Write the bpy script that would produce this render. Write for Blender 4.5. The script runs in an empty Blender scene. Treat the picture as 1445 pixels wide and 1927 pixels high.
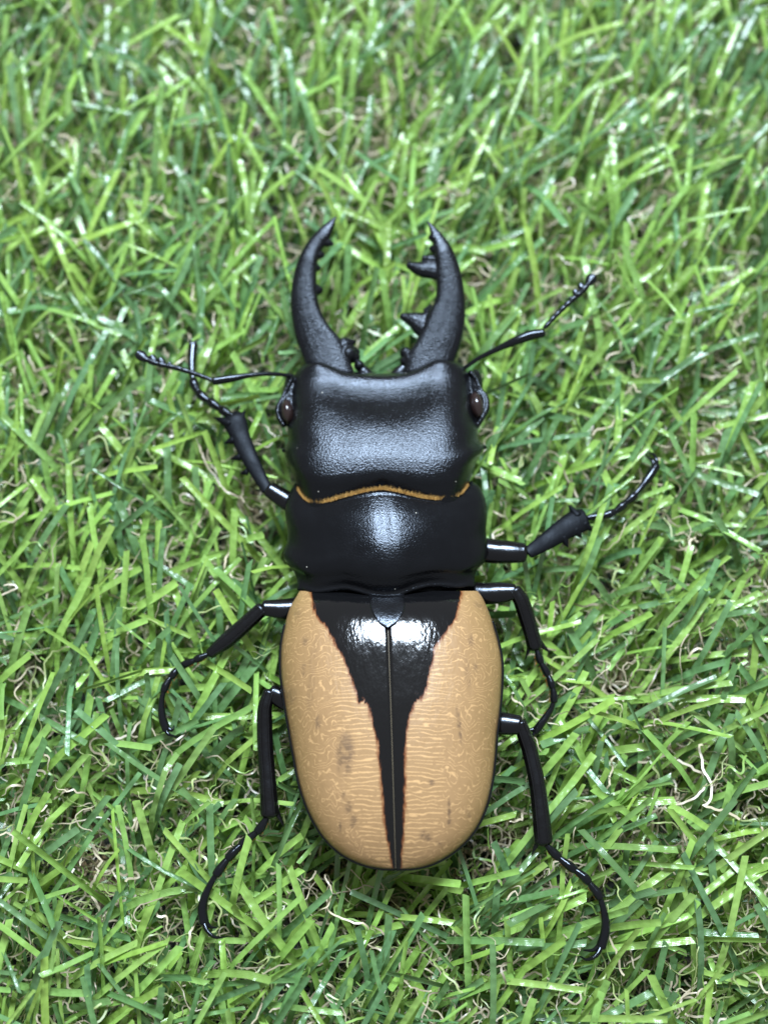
import bpy, math, random
import numpy as np
from mathutils import Vector

# ------------------------------------------------------------------ scene, camera, light
S = bpy.context.scene
COL = S.collection
MM = 0.001
random.seed(11)
rng = np.random.default_rng(11)

ZR = 22.0                     # height (mm) of the beetle's widest plane above the turf backing
TILT = math.radians(17.0)     # the phone looks down, leaning this far from vertical
VFOV = math.radians(37.0)
PW, PH = 1445.0, 1927.0
FPX = (PH / 2) / math.tan(VFOV / 2)
PXMM = 12.5                   # photo pixels per mm in the beetle's plane
DIST = FPX / PXMM
CAMP = np.array([0.0, -DIST * math.sin(TILT), ZR + DIST * math.cos(TILT)])
FWD = np.array([0.0, math.sin(TILT), -math.cos(TILT)])
UPV = np.array([0.0, math.cos(TILT), math.sin(TILT)])

cam = bpy.data.cameras.new("camera")
camo = bpy.data.objects.new("camera", cam)
COL.objects.link(camo)
camo.location = Vector(CAMP * MM)
camo.rotation_euler = (TILT, 0, 0)
cam.sensor_fit = 'VERTICAL'
cam.sensor_height = 24.0
cam.lens = 12.0 / math.tan(VFOV / 2)
cam.clip_start = 0.005
cam.clip_end = 20
cam.dof.use_dof = True
cam.dof.focus_distance = (DIST - 9) * MM
cam.dof.aperture_fstop = 6.5
S.camera = camo

w = bpy.data.worlds.new("World")
S.world = w
w.use_nodes = True
bg = w.node_tree.nodes["Background"]
bg.inputs[0].default_value = (1.0, 1.0, 0.98, 1)
bg.inputs[1].default_value = 0.37

def area(name, tilt_deg, az_deg, dist, sx, sy, power, col):
    l = bpy.data.lights.new(name, 'AREA')
    l.shape = 'RECTANGLE'
    l.size = sx
    l.size_y = sy
    l.energy = power
    l.color = col
    o = bpy.data.objects.new(name, l)
    COL.objects.link(o)
    t = math.radians(tilt_deg)
    a = math.radians(az_deg)
    d = Vector((math.sin(t) * math.cos(a), math.sin(t) * math.sin(a), math.cos(t)))
    o.location = d * dist + Vector((0, 0, ZR * MM))
    o.rotation_euler = d.to_track_quat('Z', 'Y').to_euler()
    return o

area("ceiling_lamp", 30, 86, 0.95, 0.44, 0.24, 28.0, (0.72, 0.85, 1.0))

S.view_settings.view_transform = 'Standard'
S.view_settings.look = 'None'
S.view_settings.gamma = 1.0
S.view_settings.exposure = 0.0
S.view_settings.use_curve_mapping = False
S.render.engine = 'CYCLES'
S.cycles.use_denoising = True
S.cycles.max_bounces = 7
S.cycles.sample_clamp_indirect = 6.0

# ------------------------------------------------------------------ geometry helpers (mm)
def unproj(px, py, z):
    """photo pixel -> point on the horizontal plane at height z (mm)"""
    d = FWD + (px - PW / 2) / FPX * np.array([1.0, 0, 0]) + (PH / 2 - py) / FPX * UPV
    k = (z - CAMP[2]) / d[2]
    return CAMP + d * k

def project(P):
    q = np.asarray(P) - CAMP
    a = q @ FWD
    return np.stack([PW / 2 + FPX * q[..., 0] / a, PH / 2 - FPX * (q @ UPV) / a, a], -1)

def catmull(pts, n):
    """n samples along a smooth curve through pts (any dimension), even in chord length"""
    P = np.asarray(pts, float)
    if len(P) == 2:
        return P[0] + (P[1] - P[0]) * np.linspace(0, 1, n)[:, None]
    k = np.r_[0, np.cumsum(np.linalg.norm(np.diff(P[:, :2], axis=0), axis=1) + 1e-6)]
    m = np.gradient(P, k, axis=0)
    m[1:-1] = (P[2:] - P[:-2]) / (k[2:] - k[:-2])[:, None]
    q = np.linspace(0, k[-1], n)
    i = np.clip(np.searchsorted(k, q, 'right') - 1, 0, len(P) - 2)
    h = (k[i + 1] - k[i])[:, None]
    t = ((q - k[i])[:, None]) / h
    return ((2*t**3 - 3*t**2 + 1) * P[i] + (t**3 - 2*t**2 + t) * h * m[i]
            + (-2*t**3 + 3*t**2) * P[i + 1] + (t**3 - t**2) * h * m[i + 1])

class MB:
    """collects vertices (mm) and faces"""
    def __init__(self):
        self.v, self.f = [], []
    def add(self, verts, faces):
        b = len(self.v)
        self.v.extend([tuple(p) for p in verts])
        self.f.extend([tuple(i + b for i in f) for f in faces])
    def grid(self, P, close_u=False):
        P = np.asarray(P)
        n, m = P.shape[:2]
        fs = []
        for i in range(n - 1):
            for j in range(m if close_u else m - 1):
                k = (j + 1) % m
                fs.append((i*m + j, i*m + k, (i+1)*m + k, (i+1)*m + j))
        self.add(P.reshape(-1, 3), fs)
    def build(self, name, mat, parent=None, smooth=True):
        me = bpy.data.meshes.new(name)
        me.from_pydata([tuple(c * MM for c in p) for p in self.v], [], self.f)
        me.validate()
        if smooth:
            me.polygons.foreach_set('use_smooth', [True] * len(me.polygons))
        o = bpy.data.objects.new(name, me)
        if mat is not None:
            me.materials.append(mat)
        COL.objects.link(o)
        if parent is not None:
            o.parent = parent
            o.matrix_parent_inverse = parent.matrix_world.inverted()
        return o

def tube(mb, pts, ru, rv, n=24, nseg=14, roll=0.0, cap=True, up=(0, 0, 1)):
    """rounded tapered tube; ru = half width sideways, rv = half thickness upwards (lists along pts)"""
    D = np.c_[np.asarray(pts, float), np.asarray(ru, float), np.asarray(rv, float)]
    q = catmull(D, n)
    C, U, V = q[:, :3], np.maximum(q[:, 3], 0.01), np.maximum(q[:, 4], 0.01)
    T = np.gradient(C, axis=0)
    T /= np.linalg.norm(T, axis=1)[:, None] + 1e-9
    side = np.cross(T, np.array(up, float))
    side /= np.linalg.norm(side, axis=1)[:, None] + 1e-9
    upv = np.cross(side, T)
    a = np.linspace(0, 2*math.pi, nseg, endpoint=False) + roll
    rings = []
    def ring(c, s, u, ru_, rv_):
        rings.append(c + np.outer(np.cos(a) * ru_, s) + np.outer(np.sin(a) * rv_, u))
    if cap:
        for k in (0.0, 0.35, 0.7, 0.92):
            r = math.sqrt(max(0.0, 1 - (1-k)**2))
            e = min(U[0], V[0]) * 0.8
            ring(C[0] - T[0] * e * (1-k), side[0], upv[0], max(U[0]*r, .004), max(V[0]*r, .004))
    for i in range(n):
        ring(C[i], side[i], upv[i], U[i], V[i])
    if cap:
        for k in (0.92, 0.7, 0.35, 0.0):
            r = math.sqrt(max(0.0, 1 - (1-k)**2))
            e = min(U[-1], V[-1]) * 0.8
            ring(C[-1] + T[-1] * e * (1-k), side[-1], upv[-1], max(U[-1]*r, .004), max(V[-1]*r, .004))
    b = len(mb.v)
    mb.grid(np.array(rings), close_u=True)
    m = len(rings)
    mb.f.append(tuple(b + j for j in range(nseg))[::-1])
    mb.f.append(tuple(b + (m-1)*nseg + j for j in range(nseg)))

def ptube(mb, pts, ru, rv, **k):
    """tube from (photo x, photo y, height) points, radii in photo pixels"""
    P = [unproj(x, y, z) for x, y, z in pts]
    tube(mb, P, np.asarray(ru, float) / PXMM, np.asarray(rv, float) / PXMM, **k)

def ellipsoid(mb, c, r, n=14, m=20, rot=0.0):
    P = []
    cr, sr = math.cos(rot), math.sin(rot)
    for i in range(n + 1):
        th = math.pi * i / n
        row = []
        for j in range(m):
            ph = 2*math.pi*j/m
            s = max(math.sin(th), 0.002)
            x, y, z = r[0]*s*math.cos(ph), r[1]*s*math.sin(ph), r[2]*math.cos(th)
            row.append((c[0] + x*cr - y*sr, c[1] + x*sr + y*cr, c[2] + z))
        P.append(row)
    mb.grid(P, close_u=True)

def coons(L, R, F, B, ns, nt):
    """pixel positions over a four-sided patch: s left-right, t front-rear"""
    L, R, F, B = catmull(L, nt), catmull(R, nt), catmull(F, ns), catmull(B, ns)
    s = np.linspace(0, 1, ns)[None, :, None]
    t = np.linspace(0, 1, nt)[:, None, None]
    c = ((1-s)*L[:, None] + s*R[:, None] + (1-t)*F[None] + t*B[None]
         - ((1-s)*(1-t)*F[0] + s*(1-t)*F[-1] + (1-s)*t*B[0] + s*t*B[-1]))
    return c

def lerp_tab(tab, x):
    tab = np.asarray(tab, float)
    c = catmull(tab, 400)
    return np.interp(x, c[:, 0], c[:, 1])

def fuse(o, voxel, smooth=6):
    """melt overlapping pieces of one part into a single skin"""
    m = o.modifiers.new("r", 'REMESH')
    m.mode = 'VOXEL'
    m.voxel_size = voxel * MM
    k = o.modifiers.new("s", 'SMOOTH')
    k.iterations = smooth
    k.factor = 0.5
    dg = bpy.context.evaluated_depsgraph_get()
    me = bpy.data.meshes.new_from_object(o.evaluated_get(dg))
    me.name = o.data.name
    mats = [x for x in o.data.materials]
    o.modifiers.clear()
    o.data = me
    if not me.materials:
        for x in mats:
            me.materials.append(x)
    me.polygons.foreach_set('use_smooth', [True] * len(me.polygons))

# ------------------------------------------------------------------ materials
class NT:
    def __init__(self, name):
        self.m = bpy.data.materials.new(name)
        self.m.use_nodes = True
        self.t = self.m.node_tree
        self.b = self.t.nodes["Principled BSDF"]
        self.out = self.t.nodes["Material Output"]
    def n(self, typ, **kw):
        x = self.t.nodes.new(typ)
        for k, v in kw.items():
            setattr(x, k, v)
        return x
    def link(self, a, b):
        self.t.links.new(a, b)
    def set(self, node, **kw):
        for k, v in kw.items():
            k = k.replace('_', ' ')
            s = node.inputs[k]
            if hasattr(v, 'is_output'):
                self.link(v, s)
            else:
                s.default_value = v
    def noise(self, vec, scale, detail=2, rough=0.5, dist=0.0):
        x = self.n('ShaderNodeTexNoise')
        self.set(x, Scale=scale, Detail=detail, Roughness=rough, Distortion=dist)
        if vec is not None:
            self.link(vec, x.inputs['Vector'])
        return x
    def math(self, op, a, b=None, c=None, clamp=False):
        x = self.n('ShaderNodeMath', operation=op, use_clamp=clamp)
        for i, v in enumerate((a, b, c)):
            if v is None:
                continue
            if hasattr(v, 'is_output'):
                self.link(v, x.inputs[i])
            else:
                x.inputs[i].default_value = v
        return x.outputs[0]
    def mapr(self, v, a, b, c=0.0, d=1.0, interp='SMOOTHSTEP'):
        x = self.n('ShaderNodeMapRange', interpolation_type=interp)
        self.link(v, x.inputs[0])
        for i, k in enumerate((a, b, c, d)):
            x.inputs[i + 1].default_value = k
        return x.outputs[0]
    def mix(self, f, a, b, blend='MIX'):
        x = self.n('ShaderNodeMix', data_type='RGBA', blend_type=blend)
        for s, v in ((x.inputs[0], f), (x.inputs[6], a), (x.inputs[7], b)):
            if hasattr(v, 'is_output'):
                self.link(v, s)
            else:
                s.default_value = v if not isinstance(v, tuple) or len(v) == 4 else (*v, 1)
        return x.outputs[2]
    def objmm(self, sx=1.0, sy=1.0, sz=1.0):
        tc = self.n('ShaderNodeTexCoord')
        mp = self.n('ShaderNodeMapping')
        mp.inputs['Scale'].default_value = (1000*sx, 1000*sy, 1000*sz)
        self.link(tc.outputs['Object'], mp.inputs['Vector'])
        return mp.outputs[0]
    def attr(self, name, out='Fac'):
        x = self.n('ShaderNodeAttribute', attribute_name=name)
        return x.outputs[out]
    def bump(self, h, strength, dist, prev=None):
        x = self.n('ShaderNodeBump')
        self.link(h, x.inputs['Height'])
        x.inputs['Strength'].default_value = strength
        x.inputs['Distance'].default_value = dist * MM
        if prev is not None:
            self.link(prev, x.inputs['Normal'])
        return x.outputs[0]

def chitin(name, rough, grain, grain_strength, spec=0.45, base=(0.0025, 0.0025, 0.003), coat=0.0, dust=0.0, pits=False):
    k = NT(name)
    v = k.objmm()
    n1 = k.noise(v, grain, 2, 0.6)
    n2 = k.noise(v, 0.35, 3, 0.6)
    nb = k.bump(n1.outputs[0], grain_strength, 0.09)
    if pits:
        nb = k.bump(k.noise(v, 0.9, 2).outputs[0], 0.25, 0.25, nb)
    k.set(k.b, Roughness=k.mapr(n2.outputs[0], 0.3, 0.7, rough*0.85, rough*1.18), Specular_IOR_Level=spec, Normal=nb)
    col = k.mix(n2.outputs[0], base, tuple(c*1.7 for c in base))
    if dust:
        vo = k.n('ShaderNodeTexVoronoi', feature='F1')
        k.set(vo, Scale=0.55)
        k.link(v, vo.inputs['Vector'])
        sp = k.mapr(vo.outputs['Distance'], 0.035, 0.06, 1.0, 0.0)
        gate = k.mapr(vo.outputs['Color'], 0.78, 0.8)
        sp = k.math('MULTIPLY', k.math('MULTIPLY', sp, gate), dust)
        col = k.mix(sp, col, (0.55, 0.52, 0.45))
    k.set(k.b, Base_Color=col)
    k.set(k.b, Coat_Weight=coat, Coat_Roughness=0.08, Specular_Tint=(0.78, 0.87, 1.0, 1))
    return k.m

M = {}
M['head'] = chitin('shagreened black chitin', 0.23, 3.5, 0.85, 0.34, dust=0.8)
M['pron'] = chitin('satin black chitin', 0.2, 3.4, 0.55, 0.3, dust=0.9)
M['mand'] = chitin('granular black mandible', 0.27, 3.8, 0.75, 0.36)
M['matte'] = chitin('matte black fore tibia', 0.5, 2.3, 0.4, 0.12, dust=0.5)
M['leg'] = chitin('glossy black leg chitin', 0.26, 2.2, 0.3, base=(0.0025, 0.002, 0.002), pits=True, dust=0.4)
M['femur'] = chitin('shiny black femur chitin', 0.17, 1.8, 0.25, base=(0.0025, 0.002, 0.002), dust=0.4)
M['gloss'] = chitin('polished black chitin', 0.13, 1.5, 0.12)
M['scut'] = chitin('black scutellum chitin', 0.24, 2.6, 0.5)

k = NT('dark brown eye')
k.set(k.b, Base_Color=(0.018, 0.010, 0.009, 1), Roughness=0.16, Specular_IOR_Level=0.6)
M['eye'] = k.m

k = NT('golden fringe hair')
k.set(k.b, Base_Color=(0.58, 0.34, 0.10, 1), Roughness=0.45)
M['fringe'] = k.m
k = NT('pale suture line')
k.set(k.b, Base_Color=(0.16, 0.13, 0.085, 1), Roughness=0.3)
M['suture'] = k.m
k = NT('orange leg bristles')
k.set(k.b, Base_Color=(0.50, 0.15, 0.03, 1), Roughness=0.5)
M['orange'] = k.m

# elytron: tan with vermiculate pale lines, black sutural wedge, black margin, brown smudges
k = NT('tan patterned elytron')
v = k.objmm()
wob = k.noise(v, 0.5, 3, 0.6)
ns = k.noise(k.objmm(0.35, 1.0, 0.2), 0.55, 2, 0.5, 0.8)
sep = k.n('ShaderNodeSeparateXYZ')
k.link(v, sep.inputs[0])
# transverse lines: phase runs along the body, bent by noise
ph1 = k.math('ADD', k.math('MULTIPLY', sep.outputs[1], 1.65), k.math('MULTIPLY', ns.outputs[0], 2.6))
w1 = k.math('ABSOLUTE', k.math('SUBTRACT', k.math('FRACT', ph1), 0.5))
# vermiculation: contour lines of a noise field
nv = k.noise(v, 0.30, 1.0, 0.5, 0.6)
nv2 = k.noise(v, 0.95, 2, 0.5)
ph2 = k.math('ADD', k.math('ADD', k.math('MULTIPLY', sep.outputs[1], 1.15), k.math('MULTIPLY', nv.outputs[0], 8.5)), k.math('MULTIPLY', nv2.outputs[0], 1.6))
w2 = k.math('ABSOLUTE', k.math('SUBTRACT', k.math('FRACT', ph2), 0.5))
outer = k.attr('outer')
om = k.mapr(k.math('ADD', outer, k.math('MULTIPLY', k.math('SUBTRACT', wob.outputs[0], 0.5), 0.5)), 0.42, 0.6)
brk = k.noise(v, 1.1, 2)
bk = k.mapr(brk.outputs[0], 0.30, 0.42)
l1 = k.math('MULTIPLY', k.mapr(w1, 0.05, 0.17, 1.0, 0.0), bk)
l2 = k.math('MULTIPLY', k.mapr(w2, 0.035, 0.135, 1.0, 0.0), k.mapr(brk.outputs[0], 0.36, 0.52))
ln = k.n('ShaderNodeMix', data_type='FLOAT')
k.link(om, ln.inputs[0]); k.link(l1, ln.inputs[2]); k.link(l2, ln.inputs[3])
line = ln.outputs[0]
ground = k.mix(k.noise(v, 0.16, 3).outputs[0], (0.29, 0.168, 0.074), (0.355, 0.21, 0.096))
ground = k.mix(k.mapr(outer, 0.55, 1.0, 0.0, 0.5), ground, (0.21, 0.125, 0.04))  # outer sides darkened to olive: the grass reflection put into the colour
tan = k.mix(k.math('MULTIPLY', line, k.mapr(outer, 0.4, 1.0, 0.92, 0.38)), ground, (0.575, 0.345, 0.155))
sm = k.attr('smudge')
sm2 = k.math('MULTIPLY', sm, k.mapr(brk.outputs[0], 0.32, 0.62, 0.2, 1.0))
tan = k.mix(sm2, tan, (0.06, 0.036, 0.026))
jag = k.noise(k.objmm(1.6, 0.4, 0.4), 1.3, 3, 0.7)
bd = k.math('ADD', k.attr('wedge'), k.math('MULTIPLY', k.math('SUBTRACT', jag.outputs[0], 0.5), 1.1))
rustm = k.mapr(bd, -0.55, 0.02)
col = k.mix(rustm, tan, (0.16, 0.045, 0.012))
col = k.mix(k.mapr(bd, -0.18, 0.12), col, (0.004, 0.004, 0.0045))
col = k.mix(k.mapr(k.math('ADD', k.attr('edge'), k.math('MULTIPLY', k.math('SUBTRACT', wob.outputs[0], .5), .25)), 0.25, 0.75, 1.0, 0.0), col, (0.006, 0.005, 0.004))
nb = k.bump(k.noise(k.objmm(1.0, 0.42, 0.8), 0.8, 3, 0.6).outputs[0], 0.30, 0.34)
nb = k.bump(k.noise(v, 2.2, 2).outputs[0], 0.16, 0.06, nb)
k.set(k.b, Base_Color=col, Roughness=k.mapr(bd, -0.3, 0.2, 0.40, 0.13), Specular_IOR_Level=0.5, Normal=nb)
M['elytron'] = k.m

# turf fibres
def fibre(name, rough, trans, stripes):
    k = NT(name)
    tint = k.attr('tint', 'Color')
    uv = k.attr('along', 'Vector')
    sp = k.n('ShaderNodeSeparateXYZ')
    k.link(uv, sp.inputs[0])
    v = k.objmm()
    mot = k.noise(v, 0.5, 3, 0.6)
    col = k.mix(k.mapr(mot.outputs[0], 0.3, 0.7, 0.0, 0.35), tint, k.mix(1.0, tint, (0.6, 0.62, 0.55), 'MULTIPLY'))
    if stripes:
        # moulded ribs along the blade
        rib = k.math('SINE', k.math('MULTIPLY', sp.outputs[0], 34.0))
        nb = k.bump(rib, 0.3, 0.03)
        nb = k.bump(k.noise(v, 0.27, 2, 0.5).outputs[0], 0.8, 1.3, nb)
        nb = k.bump(k.noise(v, 3.0, 2).outputs[0], 0.35, 0.06, nb)
        k.set(k.b, Normal=nb)
    k.set(k.b, Base_Color=col, Roughness=rough, Specular_IOR_Level=1.0)
    tr = k.n('ShaderNodeBsdfTranslucent')
    k.link(k.mix(1.0, col, (1.0, 1.0, 0.7), 'MULTIPLY'), tr.inputs[0])
    mx = k.n('ShaderNodeMixShader')
    mx.inputs[0].default_value = trans
    k.link(k.b.outputs[0], mx.inputs[1])
    k.link(tr.outputs[0], mx.inputs[2])
    k.link(mx.outputs[0], k.out.inputs[0])
    return k.m
M['blade'] = fibre('green plastic grass blade', 0.25, 0.25, True)
M['curl'] = fibre('crimped thatch fibre', 0.42, 0.2, False)

k = NT('turf backing')
v = k.objmm()
a = k.noise(v, 0.9, 4, 0.7)
b = k.noise(v, 0.06, 2)
c = k.mix(k.mapr(a.outputs[0], 0.42, 0.62), (0.012, 0.016, 0.013), (0.06, 0.065, 0.05))
c = k.mix(k.math('MULTIPLY', k.mapr(b.outputs[0], 0.52, 0.66), k.mapr(a.outputs[0], 0.4, 0.6)), c, (0.28, 0.19, 0.10))
k.set(k.b, Base_Color=c, Roughness=0.8, Normal=k.bump(a.outputs[0], 0.8, 0.6))
M['ground'] = k.m

# ------------------------------------------------------------------ setting: the turf mat
gm = MB()
GN = 60
gx = np.linspace(-400, 400, GN)
gy = np.linspace(-400, 400, GN)
gz = rng.normal(0, 0.15, (GN, GN))
gm.grid([[(gx[j], gy[i], gz[i, j]) for j in range(GN)] for i in range(GN)])
ground = gm.build('ground', M['ground'])
ground['kind'] = 'structure'
ground['label'] = 'dark backing of the artificial turf mat'

# ------------------------------------------------------------------ outlines traced from the photograph (pixels)
HEAD_L = [(557,700),(551,722),(549,750),(549,780),(541,806),(542,828),(535,847),(539,867),(549,889),(562,932)]
HEAD_R = [(874,688),(882,710),(886,738),(890,775),(899,805),(900,828),(911,840),(908,852),(897,868),(886,897),(878,928)]
HEAD_F = [(557,700),(576,683),(601,677),(627,687),(650,697),(684,701),(720,703),(757,700),(778,694),(798,684),(824,672),(850,676),(874,688)]
HEAD_B = [(562,932),(595,968),(640,966),(687,954),(720,950),(745,954),(776,960),(808,966),(845,962),(878,928)]
PRO_L = [(556,908),(546,924),(538,946),(537,970),(541,996),(541,1018),(533,1041),(538,1058),(552,1074),(559,1090),(559,1110)]
PRO_R = [(886,904),(901,915),(912,937),(916,969),(914,1001),(917,1023),(917,1040),(911,1058),(898,1071),(893,1087),(895,1104)]
PRO_F = [(556,908),(573,937),(595,946),(624,942),(655,933),(687,925),(719,921),(745,925),(776,933),(808,939),(834,939),(862,931),(886,904)]
PRO_B = [(559,1110),(595,1120),(627,1116),(650,1114),(672,1119),(697,1127),(729,1130),(755,1126),(777,1117),(806,1109),(834,1108),(863,1111),(895,1104)]
ELY_L = [(566,1108),(556,1126),(546,1143),(536.5,1176),(529,1216),(528,1260),(532,1299),(538,1339),(545,1380),(552,1420),(563,1476),(580,1526),(606,1572),(640,1606),(679,1626),(713,1634),(743,1635.5)]
ELY_R = [(892,1104),(907,1124),(917,1146),(927,1173),(938,1210),(944.5,1250),(943.5,1299),(939,1349),(935,1380),(932,1420),(925,1476),(912,1526),(889,1569),(856,1602),(819,1624),(782,1634),(746,1635.5)]
WEDGE_L = [(584,1100),(588,1127),(595,1156),(603,1166),(620,1186),(633,1213),(650,1240),(660,1273),(671,1299),(675,1321),(681,1311),(693,1326),(703,1362),(711,1393),(717.6,1460),(721,1510),(726,1559),(734,1599),(741,1640)]
WEDGE_R = [(868,1100),(865,1127),(859,1153),(855,1166),(832,1196),(816,1220),(809,1260),(799,1296),(792,1317),(783,1303),(776,1329),(766,1366),(761,1393),(760,1460),(760,1510),(758,1559),(755,1599),(752,1640)]
SUT = [(728,1112),(730,1181),(735,1320),(740,1480),(744.5,1635.5)]

# ------------------------------------------------------------------ the beetle
base = unproj(730, 1150, 13.0)
beetle = bpy.data.objects.new('stag_beetle', None)
beetle.location = Vector(base * MM)
COL.objects.link(beetle)
bpy.context.view_layer.update()
beetle['label'] = 'large black stag beetle with open jaws and tan wing cases on green turf'
beetle['category'] = 'beetle'

def plate(mb, px, zedge, ztop, ps, es, nose=0.06, tail=0.05, groove=None, zbot=4.0):
    """closed shell over a traced patch: domed above, shallower below"""
    nt, ns = px.shape[:2]
    s = np.linspace(-1, 1, ns)[None, :]
    t = np.linspace(0, 1, nt)[:, None]
    dome = (1 - np.abs(s)**ps).clip(0)**es
    endf = (np.clip(t/nose, 0, 1)*(2-np.clip(t/nose, 0, 1)))**0.5 * (np.clip((1-t)/tail, 0, 1)*(2-np.clip((1-t)/tail, 0, 1)))**0.5
    zt = lerp_tab(ztop, np.linspace(0, 1, nt))[:, None]
    up = zedge + zt*dome*(0.25 + 0.75*endf) * np.where((np.abs(s) < 1), 1, 0)
    if groove is not None:
        up = up + groove(s, t)
    dn = zedge - zbot*(1 - np.abs(s)**3).clip(0)**0.5*endf
    P = np.empty((nt, ns, 3)); Q = np.empty((nt, ns, 3))
    for i in range(nt):
        for j in range(ns):
            P[i, j] = unproj(px[i, j, 0], px[i, j, 1], up[i, j])
            b = unproj(px[i, j, 0], px[i, j, 1], zedge)
            Q[i, j] = (b[0], b[1], dn[i, j])
    n = nt*ns
    fs = []
    for i in range(nt-1):
        for j in range(ns-1):
            a, b_, c, d = i*ns+j, i*ns+j+1, (i+1)*ns+j+1, (i+1)*ns+j
            fs.append((a, d, c, b_))
            fs.append((a+n, b_+n, c+n, d+n))
    # stitch the rim
    rim = [j for j in range(ns)] + [i*ns+ns-1 for i in range(1, nt)] + [(nt-1)*ns+j for j in range(ns-2, -1, -1)] + [i*ns for i in range(nt-2, 0, -1)]
    for a, b_ in zip(rim, rim[1:] + rim[:1]):
        fs.append((a, b_, b_+n, a+n))
    V = np.concatenate([P.reshape(-1, 3), Q.reshape(-1, 3)])
    V[n:, 2] -= 0.02
    mb.add(V, fs)
    return P

# head -------------------------------------------------------------
hb = MB()
hpx = coons(HEAD_L, HEAD_R, HEAD_F, HEAD_B, 81, 71)
def hgroove(s, t):
    z = 0.55*np.exp(-((np.abs(s)-0.72)/0.16)**2)*np.exp(-((t-0.03)/0.10)**2)          # knobs over the jaw joints
    z = z - 0.55*np.exp(-(s/0.055)**2)*np.exp(-((t-0.875)/0.05)**2)                     # notch at the nape
    z = z - 0.35*np.exp(-(s/0.45)**2)*np.exp(-((t-0.22)/0.09)**2)                       # sunken forehead
    return z*(np.abs(s) < 0.999)
plate(hb, hpx, ZR, [(0,2.2),(0.05,2.6),(0.11,2.8),(0.19,3.5),(0.32,4.9),(0.46,5.8),(0.62,6.25),(0.74,6.1),(0.84,5.2),(0.92,4.1),(1,3.2)], 5.0, 0.62, 0.035, 0.04, hgroove)
for pts, ru in (([(551,712,ZR+.6),(540,732,ZR+.4),(531,752,ZR+.3),(523,769,ZR+.3),(525,786,ZR+.2),(534,801,ZR)], [4,5,5,6,5,5]),
                ([(884,700,ZR+.6),(896,716,ZR+.4),(902,732,ZR+.3),(914,750,ZR+.3),(915,769,ZR+.3),(906,788,ZR+.2),(897,803,ZR)], [4,5,5,6,6,5,5])):
    ptube(hb, pts, ru, [8]*len(ru), n=30)
for c, sgn in (((543, 768), -1), ((899, 760), 1)):
    p = unproj(*c, ZR - 0.4)
    ellipsoid(hb, (p[0], p[1], p[2]), (1.35, 3.0, 1.5))
    p = unproj(c[0]+sgn*-4, c[1]-36, ZR - 0.4)
    ellipsoid(hb, (p[0], p[1], p[2]), (1.1, 2.6, 1.2))
ptube(hb, [(556,846,ZR-0.3),(543,847,ZR-0.3),(533,848,ZR-0.4)], [12,8,4], [9,7,4], n=10)
ptube(hb, [(890,838,ZR-0.3),(902,840,ZR-0.3),(913,842,ZR-0.4)], [12,8,4], [9,7,4], n=10)
head = hb.build('head', M['head'], beetle)
fuse(head, 0.16, 2)

for (cx, cy, rx, ry, rt) in ((541, 775, 13, 25, 0.12), (896.5, 763, 14, 27, 0.15)):
    e = MB()
    p = unproj(cx, cy, ZR + 0.35)
    ellipsoid(e, p, (rx/PXMM, ry/PXMM, 1.5), 18, 24, rt)
    e.build('eye', M['eye'], head)
# neck / throat: keeps the head joined to the thorax from below
nk = MB()
ptube(nk, [(720,800,ZR-2.0),(722,880,ZR-2.0),(726,1000,ZR-2.2),(730,1130,ZR-2.2)], [120,130,135,130], [38,42,46,46], n=20, nseg=24)
# mouth parts between the jaws
ptube(nk, [(700,720,ZR-1.5),(684,699,ZR-1.0),(676,688,ZR-0.8)], [16,12,8], [10,8,5])
ptube(nk, [(738,720,ZR-1.5),(752,700,ZR-1.0),(760,690,ZR-0.8)], [16,12,8], [10,8,5])
nk.build('thorax', M['leg'], beetle)

# mandibles --------------------------------------------------------
def mandible(outer, inner, teeth, lobes):
    mb = MB()
    n = 46
    O, I = catmull(outer, n), catmull(inner, n)
    rings = []
    seg = 22
    a = np.linspace(0, 2*math.pi, seg, endpoint=False)
    for i in range(n):
        u = i/(n-1)                       # 0 tip .. 1 base
        z = ZR - 0.6 + 4.4*(1-u)**1.2
        A, B = unproj(*O[i], z), unproj(*I[i], z)
        c = (A+B)/2
        h = (B-A)/2
        hw = np.linalg.norm(h) + 1e-6
        th = min(hw*0.8, 1.25) + 0.05
        rings.append([c + h*math.copysign(abs(math.cos(x))**0.8, math.cos(x)) + np.array([0, 0, th*math.copysign(abs(math.sin(x))**0.62, math.sin(x))]) for x in a])
    mb.grid(rings, close_u=True)
    mb.f.append(tuple(range(seg))[::-1]); mb.f.append(tuple((n-1)*seg+j for j in range(seg)))
    def zt(y): 
        u = np.clip((y-410)/275, 0, 1)
        return ZR - 0.6 + 4.4*(1-u)**1.2
    for pts, r in teeth:
        ptube(mb, [(x, y, zt(y)+0.1) for x, y in pts], [q*(1.22 if i_ < len(r)-1 else 0.9) for i_, q in enumerate(r)], [min(q*1.1, 13)*(1 if i_ < len(r)-1 else 0.8) for i_, q in enumerate(r)], n=12, nseg=12)
    for x, y, r in lobes:
        p = unproj(x, y, zt(y))
        ellipsoid(mb, p, (r*1.2/PXMM, r*1.2/PXMM, r*1.3/PXMM), 10, 12)
    o = mb.build('mandible', M['mand'], beetle)
    fuse(o, 0.11, 5)
    return o

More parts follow.
